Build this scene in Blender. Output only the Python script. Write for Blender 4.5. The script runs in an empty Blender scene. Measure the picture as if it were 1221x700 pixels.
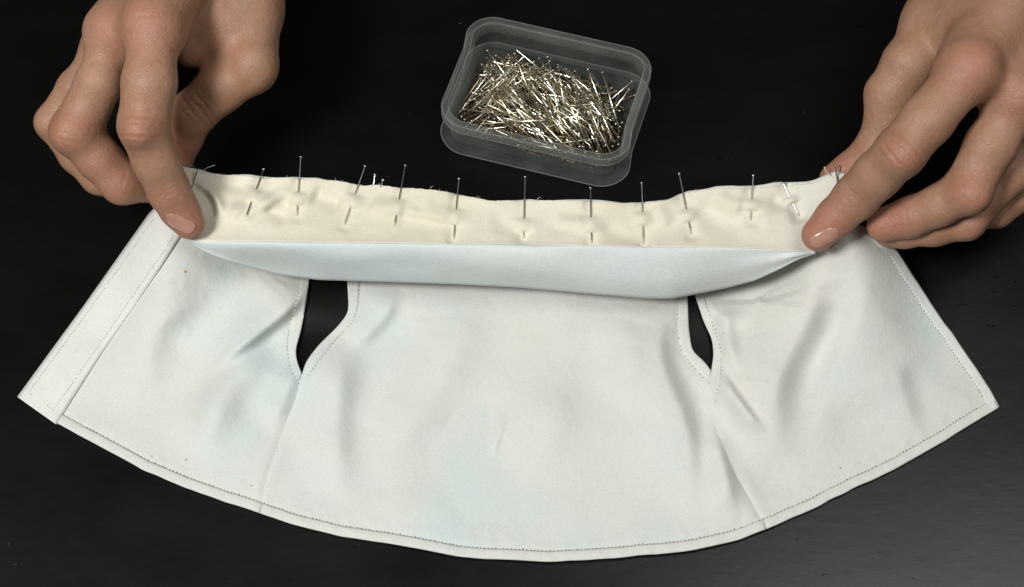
import bpy, math, random
import numpy as np
from mathutils import Vector, Matrix
from mathutils.geometry import delaunay_2d_cdt

random.seed(7); rng = np.random.default_rng(7)
SC = bpy.context.scene
COL = SC.collection
R = math.radians
MM = 0.001

# ------------------------------------------------------------------ camera
TILT = R(28.0); DIST = 0.70; LENS = 60.0
PW, PH = 1221.0, 700.0
cam_d = bpy.data.cameras.new('camera'); cam = bpy.data.objects.new('camera', cam_d); COL.objects.link(cam)
cam_d.lens = LENS; cam_d.sensor_width = 36; cam_d.sensor_fit = 'HORIZONTAL'
cam_d.clip_start = 0.02; cam_d.clip_end = 50
CAM = np.array([0.0, -DIST*math.sin(TILT), DIST*math.cos(TILT)])
cam.location = CAM; cam.rotation_euler = (TILT, 0, 0)
SC.camera = cam

# ------------------------------------------------------------------ world, lamps, exposure
W = bpy.data.worlds.new('World'); SC.world = W; W.use_nodes = True
W.node_tree.nodes['Background'].inputs[0].default_value = (1.0, 1.0, 1.0, 1)
W.node_tree.nodes['Background'].inputs[1].default_value = 0.018
SC.view_settings.view_transform = 'Standard'; SC.view_settings.look = 'None'
SC.view_settings.exposure = 0.06; SC.view_settings.gamma = 1.0
SC.cycles.use_denoising = True
SC.cycles.max_bounces = 10; SC.cycles.transparent_max_bounces = 24
SC.cycles.sample_clamp_indirect = 4.0

def area(name, loc, target, size, power, col):
    l = bpy.data.lights.new(name, 'AREA'); l.shape = 'RECTANGLE'; l.size, l.size_y = size
    l.energy = power; l.color = col
    o = bpy.data.objects.new(name, l); COL.objects.link(o); o.location = loc
    o.rotation_euler = (Vector(target)-Vector(loc)).to_track_quat('-Z', 'Y').to_euler()
    return o
area('side_lamp', (0.43, -0.03, 1.00), (0.02, 0.0, 0), (0.50, 0.50), 3.6, (1.0, 0.995, 0.975))
area('key_lamp', (-0.50, -0.42, 1.02), (0, 0.02, 0), (0.26, 0.26), 13.2, (1.0, 0.99, 0.965))

# ------------------------------------------------------------------ helpers
FPX = LENS/36*PW
CT, ST = math.cos(TILT), math.sin(TILT)
def ray(px, py):
    x = (np.asarray(px, float)-PW/2)/FPX; y = -(np.asarray(py, float)-PH/2)/FPX
    # camera axes: right (1,0,0), up (0,ct,st), forward (0,st,-ct)
    return np.stack([x, y*CT+ST, y*ST-CT], -1)
def P(px, py, z):
    """photo position + height above the table (mm) -> metres"""
    d = ray(px, py); z = np.asarray(z, float)*MM
    t = (z-CAM[2])/d[..., 2]
    return CAM + d*t[..., None]
def pxscale(p):
    """photo pixels per metre at a point"""
    f = np.array([0, ST, -CT])
    return FPX/np.dot(np.asarray(p)-CAM, f)

def tag(o, label=None, cat=None, group=None, kind=None):
    if label: o['label'] = label
    if cat: o['category'] = cat
    if group: o['group'] = group
    if kind: o['kind'] = kind
    return o
def empty(name, loc):
    o = bpy.data.objects.new(name, None); COL.objects.link(o); o.location = loc
    o.empty_display_size = 0.01
    return o
def link(name, me, mat, parent=None, smooth=True):
    if mat is not None and not me.materials: me.materials.append(mat)
    if smooth and len(me.polygons):
        me.polygons.foreach_set('use_smooth', [True]*len(me.polygons))
    o = bpy.data.objects.new(name, me); COL.objects.link(o)
    if parent is not None:
        o.parent = parent
        o.matrix_parent_inverse = Matrix.Translation(-Vector(parent.location))
    return o
def mesh(name, v, f):
    me = bpy.data.meshes.new(name)
    me.from_pydata([tuple(map(float, a)) for a in v], [], [tuple(map(int, a)) for a in f]); me.update()
    return me
def solid(o, t, off=-1):
    m = o.modifiers.new('thickness', 'SOLIDIFY'); m.thickness = t; m.offset = off; return o
def resample(pts, n):
    pts = np.asarray(pts, float)
    L = np.r_[0, np.cumsum(np.linalg.norm(np.diff(pts, axis=0), axis=1))]
    s = np.linspace(0, L[-1], n)
    return np.stack([np.interp(s, L, pts[:, k]) for k in range(pts.shape[1])], -1)
def smooth_line(pts, n, it=3):
    p = resample(pts, n)
    for _ in range(it):
        q = p.copy(); q[1:-1] = (p[:-2]+2*p[1:-1]+p[2:])/4; p = q
    return p
def plen(pts):
    return float(np.linalg.norm(np.diff(np.asarray(pts, float), axis=0), axis=1).sum())
def dist_poly(x, y, pts):
    pts = np.asarray(pts, float); x = np.asarray(x, float); y = np.asarray(y, float)
    best = np.full(x.shape, 1e9); tt = np.zeros(x.shape)
    n = len(pts)-1
    for i in range(n):
        a, b = pts[i], pts[i+1]; d = b-a; L = (d**2).sum()+1e-9
        t = np.clip(((x-a[0])*d[0]+(y-a[1])*d[1])/L, 0, 1)
        q = np.hypot(x-a[0]-t*d[0], y-a[1]-t*d[1])
        m = q < best; best = np.where(m, q, best); tt = np.where(m, (i+t)/n, tt)
    return best, tt
def sstep(a, b, x):
    t = np.clip((np.asarray(x, float)-a)/(b-a), 0, 1); return t*t*(3-2*t)
def vnoise(x, y, seed=0):
    """smooth value noise, numpy"""
    r = np.random.default_rng(seed).random((64, 64))
    xi = np.floor(x).astype(int); yi = np.floor(y).astype(int); fx = x-xi; fy = y-yi
    fx = fx*fx*(3-2*fx); fy = fy*fy*(3-2*fy)
    g = lambda a, b: r[a % 64, b % 64]
    return (g(xi, yi)*(1-fx)*(1-fy)+g(xi+1, yi)*fx*(1-fy)+g(xi, yi+1)*(1-fx)*fy+g(xi+1, yi+1)*fx*fy)*2-1

# ------------------------------------------------------------------ materials
class NT:
    def __init__(s, name):
        s.m = bpy.data.materials.new(name); s.m.use_nodes = True; s.t = s.m.node_tree
        s.b = s.t.nodes['Principled BSDF']; s.out = s.t.nodes['Material Output']
    def n(s, typ, **kw):
        o = s.t.nodes.new(typ)
        for k, v in kw.items():
            if k.startswith('i_'): o.inputs[k[2:].replace('_', ' ')].default_value = v
            else: setattr(o, k, v)
        return o
    def l(s, a, b): s.t.links.new(a, b)
    def coords(s, scale=(1, 1, 1), rot=(0, 0, 0)):
        tc = s.n('ShaderNodeTexCoord'); mp = s.n('ShaderNodeMapping')
        mp.inputs['Scale'].default_value = scale; mp.inputs['Rotation'].default_value = rot
        s.l(tc.outputs['Object'], mp.inputs[0]); return mp.outputs[0]
    def noise(s, vec, scale, detail=3, rough=0.5):
        o = s.n('ShaderNodeTexNoise'); o.inputs['Scale'].default_value = scale
        o.inputs['Detail'].default_value = detail; o.inputs['Roughness'].default_value = rough
        s.l(vec, o.inputs['Vector']); return o.outputs[0]
    def ramp(s, fac, stops):
        o = s.n('ShaderNodeValToRGB'); e = o.color_ramp.elements
        while len(e) < len(stops): e.new(0.5)
        for k, (p, c) in enumerate(stops): e[k].position = p; e[k].color = (*c, 1) if len(c) == 3 else c
        s.l(fac, o.inputs[0]); return o.outputs[0]
    def mix(s, fac, a, b, mode='MIX'):
        o = s.n('ShaderNodeMix', data_type='RGBA', blend_type=mode)
        for k, v in ((0, fac), (6, a), (7, b)):
            if hasattr(v, 'is_linked') or isinstance(v, bpy.types.NodeSocket): s.l(v, o.inputs[k])
            else: o.inputs[k].default_value = v if k == 0 else (*v, 1)
        return o.outputs[2]
    def math(s, op, a, b=0.0):
        o = s.n('ShaderNodeMath', operation=op)
        for k, v in ((0, a), (1, b)):
            if isinstance(v, bpy.types.NodeSocket): s.l(v, o.inputs[k])
            else: o.inputs[k].default_value = v
        return o.outputs[0]
    def bump(s, h, strength, dist, prev=None):
        o = s.n('ShaderNodeBump'); o.inputs['Strength'].default_value = strength
        o.inputs['Distance'].default_value = dist; s.l(h, o.inputs['Height'])
        if prev is not None: s.l(prev, o.inputs['Normal'])
        return o.outputs[0]
    def set(s, **kw):
        for k, v in kw.items():
            i = s.b.inputs[k.replace('_', ' ')]
            if isinstance(v, bpy.types.NodeSocket): s.l(v, i)
            else: i.default_value = (*v, 1) if isinstance(v, tuple) and len(v) == 3 and i.type == 'RGBA' else v
        return s

def mat_cloth(name, c1, c2, c3, rough=0.62, spots=False, spec=0.25):
    t = NT(name); v = t.coords()
    big = t.noise(v, 14, 3, 0.55)
    col = t.ramp(big, [(0.34, c1), (0.5, c2), (0.66, c3)])
    fine = t.noise(v, 1300, 3, 0.75)
    col = t.mix(0.22, col, t.ramp(fine, [(0.3, (0.55, 0.55, 0.55)), (0.7, (1, 1, 1))]), 'MULTIPLY')
    if spots:
        sp = t.noise(v, 55, 4, 0.62)
        msk = t.ramp(sp, [(0.66, (0, 0, 0)), (0.76, (1, 1, 1))])
        col = t.mix(t.math('MULTIPLY', msk, 0.18), col, (0.52, 0.47, 0.35))
    wa = t.n('ShaderNodeTexWave', wave_type='BANDS', bands_direction='X'); wa.inputs['Scale'].default_value = 480
    wb = t.n('ShaderNodeTexWave', wave_type='BANDS', bands_direction='Y'); wb.inputs['Scale'].default_value = 480
    for w in (wa, wb):
        w.inputs['Distortion'].default_value = 1.5; t.l(v, w.inputs['Vector'])
    h = t.math('ADD', wa.outputs['Fac'], wb.outputs['Fac'])
    b1 = t.bump(h, 0.25, 0.00006)
    b2 = t.bump(t.noise(v, 160, 6, 0.72), 0.55, 0.0006, b1)
    b2 = t.bump(t.noise(v, 700, 3, 0.7), 0.35, 0.0003, b2)
    t.set(Base_Color=col, Roughness=rough, Specular_IOR_Level=spec, Normal=b2, Sheen_Weight=0.12, Sheen_Roughness=0.4)
    return t.m

M_BODY = mat_cloth('white_satin_cloth', (0.585, 0.66, 0.635), (0.65, 0.66, 0.62), (0.655, 0.65, 0.60), 0.62, True, 0.22)
M_BAND = mat_cloth('ivory_cloth', (0.63, 0.665, 0.63), (0.655, 0.66, 0.61), (0.65, 0.64, 0.58), 0.6)
M_PLACKET = mat_cloth('bright_white_cloth', (0.68, 0.72, 0.705), (0.72, 0.73, 0.69), (0.71, 0.71, 0.66), 0.55, True)
M_BLUE = mat_cloth('pale_blue_cloth', (0.62, 0.69, 0.68), (0.66, 0.71, 0.69), (0.69, 0.72, 0.685), 0.5)
M_CREAM = mat_cloth('cream_lining_cloth', (0.71, 0.665, 0.53), (0.73, 0.69, 0.575), (0.73, 0.71, 0.615), 0.7)

t = NT('stitch_thread'); M_THREAD = t.set(Base_Color=(0.20, 0.19, 0.16), Roughness=0.8).m
t = NT('pale_thread'); M_PALETHREAD = t.set(Base_Color=(0.34, 0.32, 0.27), Roughness=0.8).m
t = NT('white_thread'); M_WHITETHREAD = t.set(Base_Color=(0.65, 0.62, 0.58), Roughness=0.8).m

t = NT('pin_steel'); v = t.coords()
M_STEEL = t.set(Base_Color=(0.62, 0.60, 0.56), Metallic=1.0, Roughness=0.28).m
t = NT('loose_pin_steel')
oi = t.n('ShaderNodeObjectInfo')
c = t.ramp(oi.outputs['Random'], [(0.0, (0.80, 0.69, 0.48)), (0.45, (0.88, 0.82, 0.66)), (1.0, (0.93, 0.91, 0.84))])
M_PILE = t.set(Base_Color=c, Metallic=1.0, Roughness=0.24).m
t = NT('shaded_pin_steel')
M_DEEP_SHADED = t.set(Base_Color=(0.24, 0.19, 0.12), Metallic=1.0, Roughness=0.4).m  # brassy steel darkened: the shade deep in the heap is put into the colour

def mat_plastic(name, f0, f1, f2):
    t = NT(name); v = t.coords()
    n = t.noise(v, 60, 4, 0.6)
    scr = t.noise(t.coords((1, 14, 1), (0, 0, 0.6)), 60, 3, 0.7)
    t.set(Base_Color=(0.44, 0.44, 0.42), Roughness=t.math('MULTIPLY_ADD', n, 0.25), Specular_IOR_Level=0.6)
    t.b.inputs['Roughness'].default_value = 0.3
    t.set(Normal=t.bump(scr, 0.25, 0.0002))
    tr = t.n('ShaderNodeBsdfTransparent'); tr.inputs[0].default_value = (0.93, 0.95, 0.94, 1)
    lw = t.n('ShaderNodeLayerWeight'); lw.inputs['Blend'].default_value = 0.35
    fac = t.ramp(lw.outputs['Facing'], [(0.0, (f0,)*3), (0.7, (f1,)*3), (1.0, (f2,)*3)])
    fac = t.math('ADD', fac, t.math('MULTIPLY', t.math('SUBTRACT', n, 0.5), 0.12))
    ms = t.n('ShaderNodeMixShader'); t.l(fac, ms.inputs[0]); t.l(tr.outputs[0], ms.inputs[1]); t.l(t.b.outputs[0], ms.inputs[2])
    t.l(ms.outputs[0], t.out.inputs[0])
    return t.m
M_PLASTIC = mat_plastic('cloudy_clear_plastic', 0.05, 0.10, 0.6)
M_RIM = mat_plastic('cloudy_rim_plastic', 0.09, 0.17, 0.55)
M_BEAD = mat_plastic('clear_plastic_edge', 0.16, 0.26, 0.5)

def mat_table():
    t = NT('black_brown_wood'); v = t.coords((1.0, 2.2, 1.0), (0, 0, R(-20)))
    g = t.noise(v, 16, 6, 0.65); g2 = t.noise(v, 90, 4, 0.6)
    vv = t.coords()
    cloud = t.noise(vv, 9, 4, 0.6)
    pit = t.noise(t.coords((1.0, 2.6, 1.0), (0, 0, R(-20))), 110, 3, 0.75)
    pits = t.ramp(pit, [(0.30, (0, 0, 0)), (0.37, (1, 1, 1))])
    gate = t.ramp(t.noise(v, 7, 2), [(0.49, (1, 1, 1)), (0.62, (0, 0, 0))])
    pits = t.mix(gate, pits, (1, 1, 1))
    col = t.ramp(g, [(0.3, (0.0016, 0.0016, 0.0015)), (0.7, (0.0030, 0.0029, 0.0027))])
    ro = t.math('ADD', t.math('MULTIPLY', cloud, 0.16), t.math('MULTIPLY', g, 0.10))
    ro = t.math('ADD', ro, 0.17)
    spc = t.math('MULTIPLY', t.ramp(pits, [(0, (0.10,)*3), (1, (1,)*3)]), 0.50)
    b1 = t.bump(g2, 0.11, 0.0004); b2 = t.bump(g, 0.05, 0.0006, b1); b3 = t.bump(t.noise(vv, 140, 4, 0.6), 0.06, 0.0004, b2)
    t.set(Base_Color=col, Roughness=ro, Specular_IOR_Level=spc, Normal=b3)
    return t.m
M_TABLE = mat_table()

def mat_skin():
    t = NT('skin'); v = t.coords()
    a = t.n('ShaderNodeAttribute', attribute_name='redness')
    mot = t.noise(v, 70, 4, 0.6); mot2 = t.noise(v, 420, 3, 0.6)
    base = t.ramp(mot, [(0.3, (0.34, 0.176, 0.108)), (0.55, (0.375, 0.212, 0.135)), (0.75, (0.40, 0.214, 0.142))])
    red = t.mix(a.outputs['Fac'], base, (0.385, 0.158, 0.105))
    red = t.mix(0.16, red, t.ramp(mot2, [(0.35, (0.62, 0.5, 0.45)), (0.65, (1, 1, 1))]), 'MULTIPLY')
    vo = t.n('ShaderNodeTexVoronoi', feature='DISTANCE_TO_EDGE'); vo.inputs['Scale'].default_value = 950
    dn = t.n('ShaderNodeVectorMath', operation='ADD'); t.l(v, dn.inputs[0])
    nz = t.n('ShaderNodeTexNoise'); nz.inputs['Scale'].default_value = 300; t.l(v, nz.inputs['Vector'])
    sc = t.n('ShaderNodeVectorMath', operation='SCALE'); sc.inputs['Scale'].default_value = 0.0012
    t.l(nz.outputs['Color'], sc.inputs[0]); t.l(sc.outputs[0], dn.inputs[1]); t.l(dn.outputs[0], vo.inputs['Vector'])
    cr = t.ramp(vo.outputs['Distance'], [(0.0, (0, 0, 0)), (0.18, (1, 1, 1))])
    b1 = t.bump(cr, 0.30, 0.0003); b2 = t.bump(mot2, 0.38, 0.0005, b1)
    b3 = t.bump(t.noise(v, 140, 4, 0.5), 0.28, 0.0016, b2)
    t.set(Base_Color=red, Roughness=t.math('ADD', t.math('MULTIPLY', mot, 0.2), 0.37), Specular_IOR_Level=0.38, Normal=b3,
          Subsurface_Weight=0.22)
    t.b.inputs['Subsurface Radius'].default_value = (1.0, 0.35, 0.18); t.b.inputs['Subsurface Scale'].default_value = 0.0028
    return t.m
M_SKIN = mat_skin()
t = NT('fingernail'); v = t.coords()
M_NAIL = t.set(Base_Color=t.ramp(t.noise(v, 200, 2), [(0.3, (0.42, 0.215, 0.16)), (0.7, (0.48, 0.26, 0.20))]), Roughness=0.16,
               Specular_IOR_Level=0.7, Subsurface_Weight=0.1).m
M_NAIL.node_tree.nodes['Principled BSDF'].inputs['Subsurface Scale'].default_value = 0.001

# ------------------------------------------------------------------ table
def build_table():
    v = []; f = []
    x0, x1, y0, y1 = -0.9, 0.9, -0.55, 0.75
    for z in (-0.03, 0.0):
        v += [(x0, y0, z), (x1, y0, z), (x1, y1, z), (x0, y1, z)]
    f = [(0, 3, 2, 1), (4, 5, 6, 7), (0, 1, 5, 4), (1, 2, 6, 5), (2, 3, 7, 6), (3, 0, 4, 7)]
    o = link('table_surface', mesh('table_surface', v, f), M_TABLE, smooth=False)
    tag(o, kind='structure', label='matte black wood grained table top under the cloth')
build_table()

# ------------------------------------------------------------------ garment data (photo positions)
EDGE_L = [(196, 236), (177, 256), (100, 365), (21, 473)]
PL_BOT = [(21, 473), (47, 492), (66, 505)]
PL_IN = [(216, 280), (190, 318), (120, 420), (66, 505)]
HEM_A = [(66, 503), (114, 529), (171, 560), (237, 587), (309, 611)]
HEM_B = [(309, 611), (354, 626), (398, 637), (466, 648), (545, 663), (600, 667), (653, 669), (718, 666), (830, 655), (883, 642), (914, 630)]
HEM_C = [(914, 630), (973, 604), (1016, 582), (1066, 559), (1100, 541), (1151, 510), (1191, 485)]
EDGE_R = [(1191, 485), (1178, 461), (1149, 418), (1111, 364), (1089, 329), (1069, 298), (1050, 280), (1022, 267)]
HOLE_LL = [(370, 305), (369, 334), (365, 361), (358, 397), (352, 416), (353, 429), (360, 446)]       # left side, going down
HOLE_LR = [(360, 446), (365, 430), (381, 410), (403, 389), (416, 372), (414, 336), (413, 305)]       # right side, going up
HOLE_RL = [(818, 315), (820, 353), (821, 389), (825, 418), (840, 431), (848, 442)]
HOLE_RR = [(848, 442), (851, 423), (849, 404), (838, 381), (829, 353), (822, 315)]
SEAM_L = [(360, 446), (352, 478), (336, 516), (318, 568), (309, 611)]
SEAM_R = [(848, 442), (852, 478), (854, 512), (878, 567), (914, 630)]
ST_LL = [(357, 345), (347, 380), (341, 412), (346, 440), (356, 457)]
ST_LR = [(368, 447), (379, 431), (400, 405), (417, 389), (427, 368), (429, 337)]
ST_RL = [(810, 352), (808, 372), (807, 392), (812, 418), (830, 442), (845, 456)]
ST_RR = [(842, 362), (853, 395), (860, 418), (861, 443), (853, 478)]

def waver(pts, amp=0.7, seed=5):
    n = int(plen(pts)/6); p = resample(pts, n); q = p.copy(); L = np.linspace(0, n*6/17.0, n)
    e = np.sin(np.linspace(0, math.pi, n))**0.3
    q[:, 0] += amp*vnoise(L, L*0+1, seed)*e; q[:, 1] += amp*vnoise(L, L*0+9, seed)*e
    return [tuple(v) for v in q]
HOLE_LL, HOLE_LR, HOLE_RL, HOLE_RR = [[tuple(q) for q in smooth_line(h_, 44, 5)] for h_ in (HOLE_LL, HOLE_LR, HOLE_RL, HOLE_RR)]
ST_LL, ST_LR, ST_RL, ST_RR = [[tuple(q) for q in smooth_line(h_, 40, 6)] for h_ in (ST_LL, ST_LR, ST_RL, ST_RR)]
HEM_A = waver(HEM_A, 0.8, 71); HEM_B = waver(HEM_B, 0.8, 72); HEM_C = waver(HEM_C, 0.9, 73); EDGE_R = waver(EDGE_R, 0.7, 74)
def offset_line(pts, d, n=60):
    p = smooth_line(pts, n, 2); tg = np.gradient(p, axis=0); tg /= np.linalg.norm(tg, axis=1)[:, None]
    return p + np.stack([tg[:, 1], -tg[:, 0]], -1)*d
HEM_ALL = HEM_A + HEM_B[1:] + HEM_C[1:]
HEM_IN = offset_line(HEM_ALL, 12.0, 200)
EDGE_R_IN = offset_line(EDGE_R, -11.0, 80)[::1]
if HEM_IN[:, 1].mean() > np.array(HEM_ALL)[:, 1].mean(): HEM_IN = offset_line(HEM_ALL, -12.0, 200)
if EDGE_R_IN[:, 0].mean() > resample(EDGE_R, 80)[:, 0].mean(): EDGE_R_IN = offset_line(EDGE_R, 11.0, 80)

# folds of the loosely lying cloth: (points, height mm, half width px)
FOLDS = [   # crest line, height mm, half width on the left and right of the crest (photo px, line read downwards)
 ([(372, 330), (350, 362), (308, 396), (268, 424), (236, 452)], 4.2, 34, 9),
 ([(330, 404), (292, 436), (262, 470), (246, 515), (250, 560)], 3.6, 22, 24),
 ([(250, 350), (205, 365), (178, 395), (172, 440), (185, 490)], 2.4, 34, 20),
 ([(352, 430), (340, 470), (318, 520)], 1.6, 26, 9),
 ([(945, 312), (966, 335), (968, 372), (944, 412), (922, 450), (918, 500), (930, 560)], 5.4, 50, 22),
 ([(1040, 300), (1036, 370), (1004, 430), (985, 480), (990, 560)], 3.0, 24, 60),
 ([(1060, 420), (1080, 490), (1100, 545)], 1.6, 40, 14),
 ([(856, 440), (872, 466), (894, 496), (915, 520)], 2.0, 14, 4),
 ([(862, 366), (868, 400), (880, 450)], 1.5, 10, 8),
 ([(830, 352), (846, 370), (872, 380), (905, 376)], 1.4, 12, 8),
 ([(806, 350), (785, 380), (780, 420), (796, 462), (818, 500), (824, 560), (818, 620)], 3.2, 44, 13),
 ([(846, 500), (860, 550), (872, 600), (884, 630)], 2.0, 18, 9),
 ([(400, 400), (404, 450), (396, 520), (412, 610)], 3.0, 34, 20),
 ([(470, 340), (462, 372), (436, 400), (405, 418)], 1.6, 22, 9),
 ([(545, 340), (548, 400), (528, 450), (470, 520), (452, 590)], 1.9, 44, 26),
 ([(665, 345), (672, 420), (655, 500), (640, 580)], 1.8, 50, 30),
 ([(606, 492), (598, 512), (590, 534), (587, 556)], 0.55, 9, 3),
 ([(735, 355), (742, 420), (748, 500)], 1.6, 40, 22),
]
def crump(x, y):
    """small dry creases of a crisp cloth"""
    a = vnoise(x/30+y/55+11, y/26-x/70, 91); b = vnoise(x/18-y/40, y/22+x/60+5, 92)
    m = np.clip(vnoise(x/120, y/100+4, 93)+0.25, 0, 1)
    return (0.55*np.exp(-np.abs(a)/0.09)+0.28*np.exp(-np.abs(b)/0.10))*m*np.where((x > 430) & (x < 800), 0.25, 0.7)
STITCH_PATHS = [ST_LL, ST_LR, ST_RL, ST_RR]
def H(x, y):
    """height (mm) of the cloth above the table"""
    x = np.asarray(x, float); y = np.asarray(y, float)
    h = np.full(x.shape, 1.5)
    h += 31*np.exp(-((x-205)/92)**2-((y-262)/88)**2)
    h += 31*np.exp(-((x-1008)/88)**2-((y-272)/92)**2)
    edge = np.minimum.reduce([dist_poly(x, y, HEM_ALL)[0], dist_poly(x, y, EDGE_R)[0], dist_poly(x, y, EDGE_L)[0]])
    damp = sstep(0, 60, edge)
    for pts, a, wl, wr in FOLDS:
        ln = smooth_line(pts, 14, 2)
        d, tt = dist_poly(x, y, ln)
        sd = np.interp(y, ln[:, 1], ln[:, 0]) if (np.diff(ln[:, 1]) > 0).all() else None
        sd = (x-sd) if sd is not None else (y-np.interp(x, ln[:, 0], ln[:, 1]))
        k = sstep(-3, 3, sd); w = wl*(1-k)+wr*k
        h += 2.15*a*np.exp(-(d/(w*1.12))**2)*sstep(0, 0.30, tt)*sstep(1.0, 0.55, tt)*(0.25+0.75*damp)
    n = vnoise(x/95+3, y/85+5, 3)*2.6+vnoise(x/40, y/36, 4)*0.45+crump(x, y)+vnoise(x/14, y/13, 8)*0.07
    h += n*damp+0.5
    # folded edges and seams lie flatter and pucker
    for s in (SEAM_L, SEAM_R):
        d, tt = dist_poly(x, y, s)
        h -= 0.34*np.exp(-(d/2.4)**2)
        h += 0.3*np.exp(-((d-8)/7)**2)
    for s in STITCH_PATHS:
        d, tt = dist_poly(x, y, s)
        h -= 0.35*np.exp(-(d/2.6)**2)
    d, tt = dist_poly(x, y, HEM_IN)
    h -= 0.30*np.exp(-(d/3)**2)
    h += 0.22*np.exp(-((d-9)/8)**2)*vnoise(x/9, y/9, 12)
    return np.maximum(h, 0.9)

def panel(name, outline, mat, parent, step=3.4, raise_=0.0):
    pts = []
    for a, b in zip(outline, outline[1:]+outline[:1]):
        n = max(1, int(math.hypot(b[0]-a[0], b[1]-a[1])/step))
        for k in range(n): pts.append((a[0]+(b[0]-a[0])*k/n, a[1]+(b[1]-a[1])*k/n))
    nb = len(pts); arr = np.array(pts+[pts[0]])
    xs = np.arange(arr[:, 0].min(), arr[:, 0].max(), step); ys = np.arange(arr[:, 1].min(), arr[:, 1].max(), step*0.87)
    gx, gy = np.meshgrid(xs, ys); gx[1::2] += step/2
    gx, gy = gx.ravel(), gy.ravel()
    inside = np.zeros(gx.shape, bool)
    for a, b in zip(arr[:-1], arr[1:]):
        c = ((a[1] > gy) != (b[1] > gy)) & (gx < (b[0]-a[0])*(gy-a[1])/((b[1]-a[1])+1e-12)+a[0]); inside ^= c
    d, _ = dist_poly(gx, gy, arr)
    m = inside & (d > step*0.6)
    allp = [Vector(p) for p in pts]+[Vector((a, b)) for a, b in zip(gx[m], gy[m])]
    edges = [(i, (i+1) % nb) for i in range(nb)]
    vo, eo, fo, *_ = delaunay_2d_cdt(allp, edges, [], 1, 1e-5)
    q = np.array([tuple(p) for p in vo])
    V = P(q[:, 0], q[:, 1], H(q[:, 0], q[:, 1])+raise_)
    F = []
    for f in fo:
        a, b, c = [q[i] for i in f[:3]]
        F.append(f if ((b[0]-a[0])*(c[1]-a[1])-(b[1]-a[1])*(c[0]-a[0])) < 0 else f[::-1])
    o = link(name, mesh(name, V, F), mat, parent); solid(o, 0.0005).modifiers[0].use_rim = False
    return o

def ribbon(name, A, B, mat, parent, lift=0.7, n=None, m=7, inset=0.0):
    """strip of cloth between two photo lines, lying on the panels"""
    n = n or int(max(plen(A), plen(B))/3)
    a = resample(A, n); b = resample(B, n); V = []; F = []
    for i in range(n):
        for j in range(m):
            s = j/(m-1); x, y = a[i]*(1-s)+b[i]*s
            ed = 1-(2*s-1)**6
            V.append((x, y, lift*(0.45+0.55*ed)))
    V = np.array(V); z = H(V[:, 0], V[:, 1])+V[:, 2]+0.07*vnoise(V[:, 0]/8, V[:, 1]/8, 21)
    X = P(V[:, 0], V[:, 1], z)
    for i in range(n-1):
        for j in range(m-1):
            k = i*m+j; F.append((k, k+m, k+m+1, k+1))
    me = mesh(name, X, F)
    if me.polygons[0].normal.z < 0: me.flip_normals()
    o = link(name, me, mat, parent); solid(o, 0.00035 if lift < 1 else 0.0006); return o

garment = empty('garment', (0, 0, 0))
tag(garment, 'white cut cloth garment piece with curved hem, two armholes and a folded pinned band', 'garment')

TOP_L = [(216, 280), (240, 292), (300, 300), (370, 305)]
left_out = PL_IN[::-1]+[(228, 288), (300, 300)]+HOLE_LL+SEAM_L[1:]+HEM_A[::-1][1:-1]
# order: up the placket seam, across, down armhole, down the seam, back along the hem
panel('side_panel', left_out, M_BODY, garment)
centre_out = HOLE_LR[::-1][:0]+[(413, 305)]+[(600, 305), (818, 315)]+HOLE_RL[1:]+SEAM_R[1:]+HEM_B[::-1][1:]+SEAM_L[::-1][1:]+HOLE_LR[1:-1]
panel('centre_panel', centre_out, M_BODY, garment)
right_out = HOLE_RR[::-1][:-1]+SEAM_R+HEM_C[1:]+EDGE_R[1:]+[(1004, 283), (988, 297), (975, 301), (962, 301), (900, 312)]
right_out = [(822, 315)]+HOLE_RR[::-1][1:-1]+SEAM_R+HEM_C[1:]+EDGE_R[1:]+[(1004, 285), (990, 296), (975, 300), (962, 300), (900, 312)]
right_out = right_out
panel('side_panel', right_out[:], M_BODY, garment)

# placket: the doubled strip down the left edge
def placket():
    a = resample([(198, 233), (177, 255), (100, 364), (20.5, 473)], 120); b = resample([(219, 277), (191, 320), (121, 421), (67, 506)], 120)
    return ribbon('placket', a, b, M_PLACKET, garment, lift=1.3, n=120, m=12)
placket()
ribbon('hem_band', resample([(p[0], p[1]+0.8) for p in HEM_A], 90), offset_line(HEM_A, 12 if offset_line(HEM_A, 12)[:, 1].mean() < np.array(HEM_A)[:, 1].mean() else -12, 90), M_BAND, garment, 0.34)
ho = np.sign(-1)
def hem(seg):
    o = offset_line(seg, 12, 120)
    if o[:, 1].mean() > resample(seg, 120)[:, 1].mean(): o = offset_line(seg, -12, 120)
    outer = smooth_line([(p[0], p[1]+0.8) for p in seg], 120, 2)
    ribbon('hem_band', outer, o, M_BAND, garment, 0.34)
hem(HEM_B); hem(HEM_C)
ribbon('edge_band', smooth_line([(p[0]+0.7, p[1]-0.3) for p in EDGE_R], 80, 2), EDGE_R_IN, M_PLACKET, garment, 0.34)
ribbon('armhole_facing', HOLE_LL, [(363, 307), (359, 334)]+ST_LL, M_BODY, garment, 0.12)
ribbon('armhole_facing', HOLE_LR, ST_LR+[(427, 307)], M_BODY, garment, 0.12)
ribbon('armhole_facing', HOLE_RL, [(809, 317)]+ST_RL, M_BODY, garment, 0.12)
ribbon('armhole_facing', HOLE_RR[::-1]+[(848, 462)], [(832, 317)]+ST_RR, M_BODY, garment, 0.12)

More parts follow.
